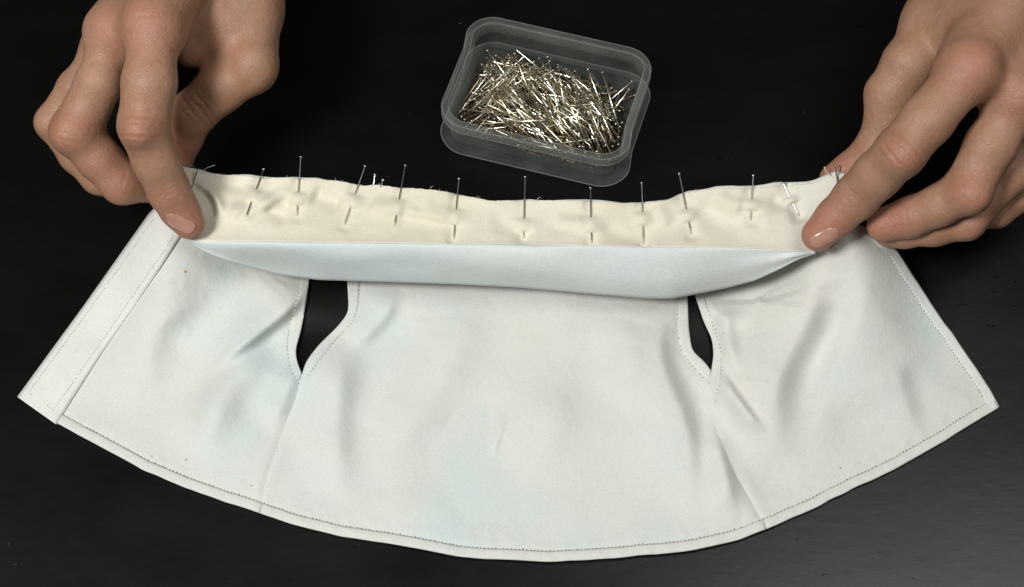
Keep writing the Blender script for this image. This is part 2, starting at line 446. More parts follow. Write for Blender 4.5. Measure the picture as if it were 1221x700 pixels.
# stitches: tiny thread dashes sunk in the cloth
def stitches(name, paths, mat, spacing, size, lift, parent):
    V = []; F = []
    for pts in paths:
        n = int(plen(pts)/spacing); p = resample(pts, n); tg = np.gradient(p, axis=0); tg /= np.linalg.norm(tg, axis=1)[:, None]
        for i in range(n):
            if rng.random() < 0.05: continue
            x, y = p[i]+rng.normal(0, 0.25, 2); l, w = size[0]*rng.uniform(0.6, 1.3), size[1]*rng.uniform(0.8, 1.2)
            ax = tg[i]; nx = np.array([ax[1], -ax[0]]); z = float(H(x, y))+lift
            b = len(V)
            for zz, k in ((z-0.4, 1.0), (z, 0.8)):
                for sx, sy in ((-1, -1), (1, -1), (1, 1), (-1, 1)):
                    q = np.array([x, y])+ax*sx*l/2*k+nx*sy*w/2*k; V.append(P(q[0], q[1], zz))
            for q in ((4, 5, 6, 7), (0, 1, 5, 4), (1, 2, 6, 5), (2, 3, 7, 6), (3, 0, 4, 7)): F.append(tuple(b+c for c in q))
    o = link(name, mesh(name, V, F), mat, parent, smooth=False); return tag(o, kind='stuff')
stitches('stitching', [HEM_IN[6:-4]], M_THREAD, 4.6, (1.3, 1.5), 0.42, garment)
stitches('stitching', [ST_LL, ST_LR, ST_RL, ST_RR], M_PALETHREAD, 4.4, (1.3, 1.1), 0.42, garment)
plc = [[(183, 262), (177, 270), (105, 371), (34, 468), (64, 489), (128, 397), (196, 298), (207, 281)]]
stitches('stitching', plc, M_PALETHREAD, 3.2, (2.0, 0.9), 1.33, garment)
stitches('stitching', [EDGE_R_IN[6:-12]], M_PALETHREAD, 4.0, (2.0, 0.9), 0.52, garment)

# ------------------------------------------------------------------ the folded band held between the hands
FOLD = smooth_line([(221, 284), (232, 287), (300, 287.5), (450, 289.5), (620, 291.5), (790, 294), (900, 296.5), (950, 299), (972, 301)], 380, 4)
LOWER = smooth_line([(221, 286), (246, 301), (270, 311), (300, 319), (335, 328), (380, 334), (450, 336), (540, 339), (620, 343), (700, 350),
                     (770, 356), (800, 356.5), (830, 351), (865, 344), (900, 335), (930, 321), (952, 309), (972, 303)], 380, 6)
TOPE = smooth_line([(212, 201), (237, 204), (268, 209), (305, 211), (357, 213), (399, 215), (428, 220), (462, 222), (493, 225), (520, 228), (544, 232),
                    (580, 239), (618, 239.5), (653, 239), (683, 239.5), (715, 241), (762, 244), (795, 239), (818, 230), (854, 225), (900, 224),
                    (940, 222), (974, 217), (1007, 207)], 380, 3)
TOPE[:, 1] += 1.1*vnoise(TOPE[:, 0]/14, TOPE[:, 0]*0+3, 88)
PINS = [  # head, entry, exit, tip
 ((314, 203), (306, 226), (299, 240), (293, 259)), ((358.5, 188), (356.5, 230), (354.5, 244), (354, 258)),
 ((435, 199), (423, 232), (418, 247), (410, 269)), ((483, 198), (476, 238), (472.5, 256), (470, 270)),
 ((547, 214), (544.5, 250), (543, 268), (541, 286)), ((626, 212), (625, 261), (625, 276), (624.5, 285)),
 ((704, 225), (705, 259), (705.3, 277), (705.5, 291)), ((765, 219), (766, 253), (766.5, 269), (767.5, 292)),
 ((810, 208), (818, 250), (821, 264), (824.5, 280)), ((898, 210), (897, 238), (896.5, 251), (895, 263)),
 ((934, 219), (941, 235), (944.5, 243), (953, 258))]
WR = [([(262, 262), (290, 247), (310, 248), (330, 232), (350, 222)], 2.0, 8), ([(320, 222), (335, 238), (350, 246)], -1.0, 8),
      ([(228, 210), (246, 224), (264, 244), (262, 262)], 1.5, 5), ([(240, 226), (254, 246), (253, 264)], -1.3, 5), ([(248, 212), (275, 222), (300, 226)], -0.8, 6),
      ([(834, 236), (846, 258), (866, 273), (892, 270)], -1.2, 13), ([(852, 230), (870, 244), (888, 248)], 0.9, 9),
      ([(778, 243), (790, 256), (796, 272)], 1.0, 8), ([(370, 230), (395, 240), (410, 246)], -1.4, 10),
      ([(440, 240), (455, 250), (480, 250)], 1.2, 10), ([(500, 245), (520, 252), (545, 252)], 0.8, 8), ([(900, 268), (925, 252), (960, 240)], 1.0, 10),
      ([(915, 236), (930, 246), (960, 238)], -1.1, 7), ([(660, 262), (690, 266), (700, 262)], 1.0, 7), ([(715, 266), (740, 282), (770, 286)], -0.8, 9),
      ([(480, 250), (530, 262), (540, 260)], 0.8, 5), ([(590, 252), (600, 272), (640, 276)], -0.8, 9), ([(345, 262), (325, 254), (318, 245)], -1.0, 7)]
def base_strip(x, y, v):
    z = 36.0-2.4*np.sin(np.clip(v*1.0, 0, 1)*math.pi)**0.7+1.2*v
    z = z+5.0*sstep(60, 0, np.minimum(x-212, 1010-x))*v
    z = z+1.5*np.sin(x/27.0+1.0)*sstep(0.35, 1, v)*0.6+vnoise(x/45, y/30, 30)*0.9*sstep(0, 0.3, v)+vnoise(x/17, y/15, 31)*0.28*sstep(0, 0.3, v)
    for pts, a, w in WR:
        d, tt = dist_poly(x, y, smooth_line(pts, 10, 2)); z = z+1.7*a*np.exp(-(d/(w*1.15))**2)*sstep(0, .25, tt)*sstep(1, .75, tt)
    return z
def vcoord(x, y):
    i = np.clip(((x-212)/(1007-212)*379), 0, 379)
    t = np.interp(i, np.arange(380), TOPE[:, 1]); f = np.interp(x, FOLD[:, 0], FOLD[:, 1])
    return np.clip((f-y)/(f-t), 0, 1)
def pin_line(pin):
    """head and tip heights of a straight pin lying on the cloth"""
    h, a, b, tpp = [np.array(q, float) for q in pin]
    za = float(base_strip(a[0], a[1], vcoord(a[0], a[1])))+0.3; zb = float(base_strip(b[0], b[1], vcoord(b[0], b[1])))+0.3
    m = (za+zb)/2; sl = np.clip(zb-za, -0.8, 0.8)/max(1, np.linalg.norm(b-a))
    c = (a+b)/2
    return m-sl*np.linalg.norm(c-h), m+sl*np.linalg.norm(tpp-c), sl
PL = [pin_line(p) for p in PINS]
def Z_strip(x, y, v):
    z = base_strip(x, y, v)
    for (h, a, b, tp), (zh, zt, sl) in zip(PINS, PL):
        h, a, b, tp = [np.array(q, float) for q in (h, a, b, tp)]
        ax = (tp-h)/np.linalg.norm(tp-h); L = np.linalg.norm(tp-h)
        s = (x-h[0])*ax[0]+(y-h[1])*ax[1]; u = (x-h[0])*ax[1]-(y-h[1])*ax[0]
        zp = zh+(zt-zh)*np.clip(s/L, -0.3, 1.4)
        sa, sb = np.linalg.norm(a-h), np.linalg.norm(b-h); g = (sb-sa)/2
        near = np.exp(-(u/7.0)**2)*sstep(-14, 0, s)*sstep(L+10, L, s)
        z = z*(1-near)+np.minimum(z, zp-0.65)*near
        z = z*(1-near*0.7)+(zp-0.65)*near*0.7
        c = (sa+sb)/2
        prof = np.exp(-np.abs((s-c)/(g*1.02))**4)
        z = z+(1.75*np.exp(-(u/10.0)**2))*prof+0.5*np.exp(-(u/22)**2-((s-c)/8)**2)
    return z

def band_outer():
    n = 380; rows = 16; V = []; F = []
    xs = FOLD[:, 0]; zl = 15.0+19*sstep(130, 0, xs-221)+19*sstep(130, 0, 972-xs)
    for j in range(rows+5):
        if j <= rows:
            v = j/rows; q = FOLD*(1-v)+LOWER*v
            z = 36.2+(zl-36.2)*(v**1.25)
            bulge = 2.2*np.sin(v*math.pi)*np.exp(-((xs-700)/300)**2)
            z = z+bulge+v*(1-v)*4*(vnoise(xs/70, v*2+0*xs, 41)*1.3+vnoise(xs/160+2, v+0*xs, 42)*1.8)
            X = P(q[:, 0], q[:, 1], z)
            if j == rows: last = X.copy()
        else:
            k = j-rows
            X = last+np.stack([0*xs, 0.0022*k+0*xs, -np.minimum(0.0016*k**0.8, (zl-3.2)*MM*0.22*k)], -1)
        V.append(X)
    V = np.concatenate(V); R_ = rows+5
    for j in range(R_-1):
        for i in range(n-1):
            k = j*n+i; F.append((k, k+n, k+n+1, k+1))
    me = mesh('folded_band', V, F)
    o = link('folded_band', me, M_BLUE, garment); solid(o, 0.0004); return o
band_outer()
def band_lining():
    n = 380; rows = 44; V = []; F = []
    for j in range(rows):
        v = j/(rows-1); q = FOLD*(1-v)+TOPE*v
        q = q.copy()
        if v == 1: q[:, 1] += 0.7*vnoise(q[:, 0]/3.0, q[:, 0]*0, 51)
        # the ends curve outwards at the hands
        z = Z_strip(q[:, 0], q[:, 1], v*np.ones(n))
        V.append(P(q[:, 0], q[:, 1], z))
    V = np.concatenate(V)
    for j in range(rows-1):
        for i in range(n-1):
            k = j*n+i; F.append((k, k+1, k+n+1, k+n))
    o = link('cream_lining', mesh('cream_lining', V, F), M_CREAM, garment); solid(o, 0.00045)
    # second layer showing behind the raw edge
    V = []; F = []
    x = np.linspace(206, 1009, 380); yt = np.interp(x, TOPE[:, 0], TOPE[:, 1])
    off = 1.0+1.2*vnoise(x/30, x*0, 61)+3.2*sstep(800, 960, x)+1.5*sstep(300, 215, x)
    for j in range(6):
        s = j/5; y = (yt-off)*(1-s)+(yt+13)*s
        z = Z_strip(x, np.maximum(y, yt), np.ones(380)*0.98)-1.1-1.5*s
        V.append(P(x, y, z))
    V = np.concatenate(V)
    for j in range(5):
        for i in range(379):
            k = j*380+i; F.append((k, k+380, k+381, k+1))
    o = link('seam_allowance', mesh('seam_allowance', V, F), M_PLACKET, garment); solid(o, 0.00035)
band_lining()

# frayed threads along the raw edge
def threads():
    V = []; F = []
    def strand(pts, r=0.00012):
        b = len(V); p = smooth_line(pts, 9, 1)
        for q in p:
            c = P(q[0], q[1], q[2])
            for k in range(4):
                a = k*math.pi/2; V.append(c+np.array([math.cos(a)*r, 0, math.sin(a)*r]))
        for i in range(8):
            for k in range(4): F.append((b+4*i+k, b+4*i+(k+1) % 4, b+4*i+4+(k+1) % 4, b+4*i+4+k))
    strand([(240, 205, 41), (247, 200, 43), (256, 197, 44)], 0.00022); strand([(218, 198, 40), (226, 197, 42), (232, 199, 42)], 0.0002)
    strand([(983, 199, 44), (985, 205, 42), (990, 209, 40)], 0.00028); strand([(1001, 200, 42), (1000, 205, 41), (997, 210, 40)], 0.0002)
    strand([(513, 225, 38), (514, 223, 39), (516, 222, 39)]); strand([(640, 239, 37), (642, 236, 38), (645, 235, 38)]); strand([(632, 240, 37), (636, 239, 38), (638, 240, 38)])
    for _ in range(26):
        x = rng.uniform(225, 1000); y = np.interp(x, TOPE[:, 0], TOPE[:, 1]); dx = rng.uniform(-4, 4)
        strand([(x, y+1, 36.5), (x+dx*.4, y-1.2, 37), (x+dx, y-rng.uniform(1, 3), 37.3)], 0.00007)
    tag(link('loose_threads', mesh('loose_threads', V, F), M_WHITETHREAD, garment), kind='stuff')
threads()
# stray marks on the cloth: the small rusty spot on the left panel
def spot(x, y, r, mat):
    V = [P(x, y, float(H(x, y))+0.12)]; n = 9
    for k in range(n):
        a = 2*math.pi*k/n; rr = r*rng.uniform(0.6, 1.2); q = (x+rr*math.cos(a), y+rr*math.sin(a)); V.append(P(q[0], q[1], float(H(*q))+0.06))
    F = [(0, 1+(k+1) % n, 1+k) for k in range(n)]
    return link('stain', mesh('stain', V, F), mat, garment)
t = NT('rusty_stain'); M_RUST = t.set(Base_Color=(0.42, 0.27, 0.12), Roughness=0.8).m
t = NT('teal_mark'); M_TEAL = t.set(Base_Color=(0.08, 0.50, 0.55), Roughness=0.7).m
t = NT('grey_stain'); M_GREY = t.set(Base_Color=(0.36, 0.36, 0.32), Roughness=0.8).m
spot(221, 324, 2.0, M_RUST); spot(181, 544, 1.5, M_GREY); spot(222, 548, 1.6, M_GREY); spot(300, 579, 1.5, M_GREY); spot(1002, 558, 1.4, M_GREY); spot(863, 397, 1.1, M_GREY)
def edge_mark(x, y):
    V = [P(x+dx, y+dy, 42.3) for dx, dy in ((-3, .7), (-1, -1.0), (3, -1.1), (2.4, .6), (0, 1.0))]
    link('chalk_mark', mesh('chalk_mark', V, [(4, 3, 2, 1, 0)]), M_TEAL, garment)

# ------------------------------------------------------------------ pins
def frame_to(a, b):
    d = Vector(b)-Vector(a); return d.length, d.to_track_quat('Z', 'Y')
def pin_meshes(L, r=0.00031, hr=0.00075, mat=M_STEEL, joined=False):
    n = 8
    def ring(z, rr): return [(rr*math.cos(2*math.pi*k/n), rr*math.sin(2*math.pi*k/n), z) for k in range(n)]
    V = ring(0, r)+ring(L*0.86, r)+ring(L*0.95, r*.6)+[(0, 0, L)]; F = []
    for j in range(2):
        for k in range(n): F.append((j*n+k, j*n+(k+1) % n, (j+1)*n+(k+1) % n, (j+1)*n+k))
    for k in range(n): F.append((2*n+k, 2*n+(k+1) % n, 3*n))
    HV = [(0, 0, -0.0007)]+ring(-0.0006, hr*.6)+ring(-0.00035, hr)+ring(0.0, hr*.95)+ring(0.00015, r*.9)
    HF = [(0, 1+(k+1) % n, 1+k) for k in range(n)]
    for j in range(3):
        for k in range(n): HF.append((1+j*n+k, 1+j*n+(k+1) % n, 1+(j+1)*n+(k+1) % n, 1+(j+1)*n+k))
    if joined:
        b = len(V); return V+HV, F+[tuple(b+i for i in f) for f in HF]
    return (V, F), (HV, HF)
(SV, SF), (HV, HF) = pin_meshes(0.026)
ME_SHAFT = mesh('pin_shaft', SV, SF); ME_HEAD = mesh('pin_head', HV, HF)
for m in (ME_SHAFT, ME_HEAD):
    m.materials.append(M_STEEL); m.polygons.foreach_set('use_smooth', [True]*len(m.polygons))
def sewing_pin(a, b, label, grp='straight pins holding the cream band'):
    L, q = frame_to(a, b)
    root = bpy.data.objects.new('sewing_pin', None); COL.objects.link(root); root.empty_display_size = 0.005
    root.location = a; root.rotation_mode = 'QUATERNION'; root.rotation_quaternion = q
    s = bpy.data.objects.new('shaft', ME_SHAFT); s.scale = (1, 1, L/0.026); s.parent = root; COL.objects.link(s)
    h = bpy.data.objects.new('head', ME_HEAD); h.parent = root; COL.objects.link(h)
    tag(root, label, 'pin', grp)
ORD = ['leaning steel pin nearest the left hand, first of the long pins in the cream band',
 'upright steel pin standing highest above the raw edge on the left of the band',
 'steel pin leaning right at the third place from the left hand',
 'fourth steel pin from the left hand, just right of two tiny pin ends',
 'fifth steel pin from the left hand, left of the tray of pins',
 'sixth steel pin with its dark shaft just below the left part of the pin tray',
 'seventh steel pin, right below the near corner of the plastic tray',
 'brightest shining upright steel pin, right of the tray corner',
 'steel pin leaning left, beside the deep wrinkle right of the shining pin',
 'short upright steel pin with its point sunk in the cloth, second before the right fingertip',
 'slanting steel pin closest to the right index fingertip']
for (h, a, b, tp), (zh, zt, sl), lab in zip(PINS, PL, ORD):
    sewing_pin(P(h[0], h[1], zh), P(tp[0], tp[1], zt), lab)
sewing_pin(P(996, 198, 45), P(1001, 236, 37), 'pin with round head standing at the right top corner beside the finger')
sewing_pin(P(236, 203, 43.5), P(226, 232, 36), 'pin with glinting head at the left top corner beside the finger')
sewing_pin(P(447, 209, 38), P(442, 250, 31), 'short dark pin end poking over the raw edge, left of a tiny pair')
sewing_pin(P(456.5, 215, 38), P(446, 248, 30), 'tiny pin head tilted right just above the raw edge')

# ------------------------------------------------------------------ tray of pins
BH = 21.0
def rim_fit():
    c = [P(560, 5, BH), P(779, 70, BH), P(746, 201, BH), P(526, 142, BH)]
    ctr = sum(c)/4; ex = ((c[1]-c[0])+(c[2]-c[3]))/2; ey = ((c[0]-c[3])+(c[1]-c[2]))/2
    a1 = math.atan2(ex[1], ex[0]); a2 = math.atan2(ey[1], ey[0])-math.pi/2
    return ctr, (a1+a2)/2, float(np.linalg.norm(ex)), float(np.linalg.norm(ey))
bc, brot, BL, BW = rim_fit()
#print('tray', bc, math.degrees(brot), BL, BW)
box = empty('pin_tray', (bc[0], bc[1], 0)); box.rotation_euler = (0, 0, brot)
tag(box, 'small cloudy clear plastic tray heaped with steel pins', 'tray')
LIP = 0.0028
hx, hy, RC = BL/2-LIP, BW/2-LIP, 0.0095
NR = 240
def rr_points(off, waist=1.0):
    """rounded rectangle, offset outwards, short sides waisted"""
    pts = []; nrm = []
    per = []
    for cx, cy, a0 in ((hx-RC, hy-RC, 0), (-(hx-RC), hy-RC, 90), (-(hx-RC), -(hy-RC), 180), (hx-RC, -(hy-RC), 270)):
        for k in range(16):
            a = R(a0+90*k/15); per.append((cx+RC*math.cos(a), cy+RC*math.sin(a), math.cos(a), math.sin(a)))
    per.append(per[0]); p = resample(per, NR+1)[:-1]
    for x, y, nx, ny in p:
        l = math.hypot(nx, ny); nx /= l; ny /= l
        w = abs(nx)**2*(max(0, math.cos(min(1, abs(y)/(hy*0.78))*math.pi/2))**1.3)*0.0020*waist
        o = off-w
        pts.append((x+nx*o, y+ny*o))
    return pts
def in_notch(y, nx): return abs(nx) > 0.9 and abs(y) < hy*0.42
def tray_loft(rows, notch=False, cap=False):
    V = []; F = []
    for off, z in rows:
        for (x, y) in rr_points(0 if notch else off, 1.0):
            if notch:
                # find side normal
                ax = abs(x)-(hx-RC); ay = abs(y)-(hy-RC)
                nx = math.copysign(max(ax, 0), x); ny = math.copysign(max(ay, 0), y); l = math.hypot(nx, ny) or 1; nx /= l; ny /= l
                k = 1.0
                if abs(nx) > 0.9: k = float(sstep(hy*0.30, hy*0.36, abs(y)))
                o = off if off < 0.0004 else 0.0002+(off-0.0002)*k
                x += nx*o; y += ny*o
            V.append((x, y, z-((1-k)*0.0022 if notch and z > 0.0185 else 0)))
    m = len(rows)
    for j in range(m-1):
        for i in range(NR): F.append((j*NR+i, j*NR+(i+1) % NR, (j+1)*NR+(i+1) % NR, (j+1)*NR+i))
    if cap:
        b = len(V); V.append((0, 0, rows[-1][1]))
        for i in range(NR): F.append(((m-1)*NR+i, (m-1)*NR+(i+1) % NR, b))
        b = len(V); V.append((0, 0, rows[0][1]))
        for i in range(NR): F.append(((i+1) % NR, i, b))
    return V, F
hB = BH*MM
def child(name, VF, mat, parent):
    me = mesh(name, *VF); me.materials.append(mat); me.polygons.foreach_set('use_smooth', [True]*len(me.polygons))
    o = bpy.data.objects.new(name, me); COL.objects.link(o); o.parent = parent
    return o
e = child('base', tray_loft([(-0.0008, 0.0003), (0.0022, 0.0003), (0.0034, 0.0007), (0.0037, 0.0015), (0.0032, 0.0022), (0.0016, 0.0026), (0.0000, 0.0028), (-0.0012, 0.0022), (-0.0014, 0.0016)], cap=True), M_PLASTIC, box)
child('wall', tray_loft([(-0.0009, 0.0026), (-0.0003, 0.0029), (0.0, 0.008), (0.0002, 0.0148), (-0.0009, 0.0148), (-0.0011, 0.008), (-0.0014, 0.0026), (-0.0009, 0.0026)]), M_PLASTIC, box)
child('rim', tray_loft([(-0.0006, 0.0150), (0.0010, 0.0151), (0.0024, 0.0154), (0.0028, 0.0162), (0.0028, 0.0192), (0.0025, hB-0.0006), (0.0016, hB), (0.0006, hB), (-0.0002, hB-0.0007), (-0.0008, 0.0175), (-0.0010, 0.0150), (-0.0006, 0.0150)], notch=True), M_RIM, box)

def bead(name, off, z, rr, notch):
    rows = [(off+rr*math.cos(a), z+rr*math.sin(a)) for a in [2*math.pi*k/6 for k in range(7)]]
    child(name, tray_loft(rows, notch=notch), M_BEAD, box)
bead('rim_edge', 0.0026, hB-0.0004, 0.00028, True); bead('rim_edge', 0.0027, 0.0160, 0.00024, True)
bead('rim_edge', -0.0001, hB-0.0004, 0.00022, True); bead('base_edge', 0.0036, 0.0012, 0.00030, False)

PINL = 0.0275
V1, F1 = pin_meshes(PINL, r=0.00030, hr=0.00062, joined=True)
def ring6(L, r, hr):
    n = 6; V = []; F = []
    for z, rr in ((-0.0005, hr*.6), (-0.0002, hr), (0.0001, hr*.8), (0.0002, r), (L*.87, r), (L, r*.15)):
        V += [(rr*math.cos(2*math.pi*k/n), rr*math.sin(2*math.pi*k/n), z) for k in range(n)]
    for j in range(5):
        for k in range(n): F.append((j*n+k, j*n+(k+1) % n, (j+1)*n+(k+1) % n, (j+1)*n+k))
    F.append(tuple(range(n))[::-1]); return V, F
V1, F1 = ring6(PINL, 0.00031, 0.0007)
ME_PILE = mesh('loose_pin', V1, F1); ME_PILE.materials.append(M_PILE); ME_PILE.polygons.foreach_set('use_smooth', [True]*len(ME_PILE.polygons))
ix, iy = hx-0.0018, hy-0.0018
def inside(x, y, m=0.0):
    if abs(x) > ix-m-0.0022*max(0, 1-abs(y)/(hy*.8)) or y < -(iy-m) or y > iy-m-0.0035: return False
    ax, ay = abs(x)-(ix-RC*.8), abs(y)-(iy-RC*.8)
    return not (ax > 0 and ay > 0 and math.hypot(ax, ay) > RC*.8-m)
def surf(x, y):
    """height of the heap inside the tray"""
    return 0.0084-0.0012*sstep(0.0, 0.022, y)+0.0026*math.exp(-((x+0.004)/0.026)**2-((y+0.002)/0.016)**2)+0.0008*math.sin(x*170)*math.cos(y*210)
def rand_pin(top, lev=0.0):
    for _ in range(400):
        x, y = rng.uniform(-ix, ix), rng.uniform(-iy, iy)
        u = rng.random()
        # most pins lie in loose sheaves, each with its own lean
        zone = 62 if x < -ix*0.55 else (-35 if x < ix*0.35 else (-42 if y > -0.002 else -62))
        a = R(zone+rng.normal(0, 14)) if u < 0.78 else rng.uniform(0, math.pi)
        if rng.random() < 0.5: a += math.pi
        tl = R(np.clip(rng.normal(0, 4.0), -9, 9))+(R(rng.uniform(-16, 16)) if rng.random() < 0.12 else 0)
        d = np.array([math.cos(a)*math.cos(tl), math.sin(a)*math.cos(tl), math.sin(tl)])
        p0 = np.array([x, y, 0])-d*PINL/2; p1 = p0+d*PINL
        if not (inside(p0[0], p0[1], 0.0006) and inside(p1[0], p1[1], 0.0006)): continue
        if top: z = surf(x, y)-0.0030+0.0054*lev
        else: z = rng.uniform(0.0036, surf(x, y)-0.0026)
        p0[2] += z; p1[2] += z
        lo = min(p0[2], p1[2])
        if lo < 0.0034: p0[2] += 0.0034-lo; p1[2] += 0.0034-lo
        hi = max(p0[2], p1[2])
        if hi > 0.0195: continue
        return p0, p1
    return None
cb, sb = math.cos(brot), math.sin(brot)
def tow(p): return Vector((bc[0]+cb*p[0]-sb*p[1], bc[1]+sb*p[0]+cb*p[1], p[2]))
for i in range(300):
    r_ = rand_pin(True, i/300)
    if r_ is None: continue
    a, b = tow(r_[0]), tow(r_[1])
    L, q = frame_to(a, b)
    o = bpy.data.objects.new('loose_pin', ME_PILE); COL.objects.link(o); o.location = a
    o.rotation_mode = 'QUATERNION'; o.rotation_quaternion = q
    mx, my = (r_[0][0]+r_[1][0])/2, (r_[0][1]+r_[1][1])/2
    px_ = 'left end' if mx < -ix*0.5 else ('left half' if mx < 0 else ('right half' if mx < ix*0.5 else 'right end'))
    py_ = 'front wall' if my < -iy*0.33 else ('back wall' if my > iy*0.25 else 'middle')
    dd = b-a
    ln_ = 'lying level' if abs(dd.y) < abs(dd.x)*0.45 else ('pointing away' if abs(dd.x) < abs(dd.y)*0.45 else ('slanting up rightward' if dd.x*dd.y > 0 else 'slanting down rightward'))
    dp_ = 'uncovered' if i > 200 else ('half covered' if i > 100 else 'mostly buried')
    tag(o, '%s pin %s in the %s of heap %s' % (dp_, ln_, px_, 'at mid depth' if py_ == 'middle' else 'by the '+py_), 'pin', 'loose pins heaped in the tray')
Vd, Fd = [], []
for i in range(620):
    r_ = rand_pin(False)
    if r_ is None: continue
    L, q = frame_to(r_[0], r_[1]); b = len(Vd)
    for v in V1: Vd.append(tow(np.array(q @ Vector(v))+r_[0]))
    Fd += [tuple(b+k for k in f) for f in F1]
o = link('pin_heap', mesh('pin_heap', Vd, Fd), M_DEEP_SHADED)
tag(o, 'mass of brassy pins with painted-in shade filling the bottom of the tray', 'pins', kind='stuff')

# ------------------------------------------------------------------ hands: one continuous surface each
VOX = 0.00075
def smin(a, b, k):
    h = np.maximum(k-np.abs(a-b), 0)/k
    return np.minimum(a, b)-h*h*k*0.25
class Hand:
    def __init__(s, palm, fingers, bumps):
        def node(n): p = P(n[0], n[1], n[2]); return p, n[3]/pxscale(p)
        s.palm = [[node(a) for a in ch] for ch in palm]
        s.fing = [[node(a if i else (*a[:3], a[3]-5)) for i, a in enumerate(ch)] for ch in fingers]
        s.bumps = [(node(b[:4]), b[4]) for b in bumps]
        allp = [q for ch in s.palm+s.fing for q in ch]
        lo = np.min([p-r for p, r in allp], 0)-0.004; hi = np.max([p+r for p, r in allp], 0)+0.004
        s.lo = lo; s.n = np.ceil((hi-lo)/VOX).astype(int)+1
        s.ax = [lo[k]+np.arange(s.n[k])*VOX for k in range(3)]
        s.f = np.full(tuple(s.n), 0.02, np.float32)
        first = True
        for ch in s.palm:
            for a, b in zip(ch[:-1], ch[1:]): s.add([a, b], lambda g: 0.011)
        for ch in s.fing:
            base = ch[0][0]
            kf = lambda g: (0.0009+0.0095*np.exp(-((g[0]-base[0])**2+(g[1]-base[1])**2+(g[2]-base[2])**2)/0.017**2)).astype(np.float32)
            s.add(ch, kf)
        for (c, r), k in s.bumps: s.add([(c, r), (c, r)], lambda g, k=k: k)
    def add(s, ch, kf, m=0.012):
        lo = np.min([p-r for p, r in ch], 0)-m; hi = np.max([p+r for p, r in ch], 0)+m
        i0 = np.clip(((lo-s.lo)/VOX).astype(int), 0, s.n-1); i1 = np.clip(((hi-s.lo)/VOX).astype(int)+1, 1, s.n)
        X = s.ax[0][i0[0]:i1[0], None, None].astype(np.float32); Y = s.ax[1][None, i0[1]:i1[1], None].astype(np.float32); Z = s.ax[2][None, None, i0[2]:i1[2]].astype(np.float32)
        fld = None
        for (a, ra), (b, rb) in zip(ch[:-1], ch[1:]):
            d = b-a; L = float((d**2).sum())
            if L < 1e-10: q = np.sqrt((X-a[0])**2+(Y-a[1])**2+(Z-a[2])**2)-ra
            else:
                t = np.clip(((X-a[0])*d[0]+(Y-a[1])*d[1]+(Z-a[2])*d[2])/L, 0, 1)
                q = np.sqrt((X-a[0]-t*d[0])**2+(Y-a[1]-t*d[1])**2+(Z-a[2]-t*d[2])**2)-(ra+(rb-ra)*t)
            fld = q if fld is None else smin(fld, q, 0.0025)
        sl = s.f[i0[0]:i1[0], i0[1]:i1[1], i0[2]:i1[2]]
        s.f[i0[0]:i1[0], i0[1]:i1[1], i0[2]:i1[2]] = smin(sl, fld, kf((X, Y, Z)))
    def blur(s, it=1):
        f = s.f
        for _ in range(it):
            for k in range(3):
                g = f.copy(); a = [slice(None)]*3; b = [slice(None)]*3; c = [slice(None)]*3
                a[k] = slice(1, -1); b[k] = slice(0, -2); c[k] = slice(2, None)
                g[tuple(a)] = (f[tuple(b)]+2*f[tuple(a)]+f[tuple(c)])/4; f = g
        s.f = f
    def sample(s, p):
        q = (np.asarray(p)-s.lo)/VOX; q = np.clip(q, 0, s.n-1.001); i = q.astype(int); t = q-i
        r = 0
        for dx in (0, 1):
            for dy in (0, 1):
                for dz in (0, 1):
                    w = (t[..., 0] if dx else 1-t[..., 0])*(t[..., 1] if dy else 1-t[..., 1])*(t[..., 2] if dz else 1-t[..., 2])
                    r = r+w*s.f[i[..., 0]+dx, i[..., 1]+dy, i[..., 2]+dz]
        return r
    def grad(s, p, e=0.0006):
        g = np.stack([s.sample(p+np.eye(3)[k]*e)-s.sample(p-np.eye(3)[k]*e) for k in range(3)], -1)
        return g/(np.linalg.norm(g, axis=-1, keepdims=True)+1e-12)
    def march(s, o, d, n=260):
        p = np.array(o, float)
        for _ in range(n):
            v = s.sample(p)
            if v < 0.00003: break
            p = p+d*max(v*0.7, 0.00003)
        return p
    def nets(s):
        f = s.f; ins = f < 0
        nx, ny, nz = f.shape
        c = np.zeros((nx-1, ny-1, nz-1), np.int8)
        for dx in (0, 1):
            for dy in (0, 1):
                for dz in (0, 1): c += ins[dx:nx-1+dx, dy:ny-1+dy, dz:nz-1+dz]
        act = np.argwhere((c > 0) & (c < 8)); idx = np.full(c.shape, -1, np.int32)
        idx[act[:, 0], act[:, 1], act[:, 2]] = np.arange(len(act))
        acc = np.zeros((len(act), 3)); cnt = np.zeros(len(act))
        corners = [(a, b, d) for a in (0, 1) for b in (0, 1) for d in (0, 1)]
        for A in corners:
            for k in range(3):
                if A[k] == 1: continue
                B = list(A); B[k] = 1
                fa = f[act[:, 0]+A[0], act[:, 1]+A[1], act[:, 2]+A[2]]; fb = f[act[:, 0]+B[0], act[:, 1]+B[1], act[:, 2]+B[2]]
                m = (fa < 0) != (fb < 0); t = np.where(m, fa/(fa-fb+1e-20), 0)
                q = np.tile(np.array(A, float), (len(act), 1)); q[:, k] += t
                acc += q*m[:, None]; cnt += m
        V = s.lo+(act+acc/cnt[:, None])*VOX
        F = []
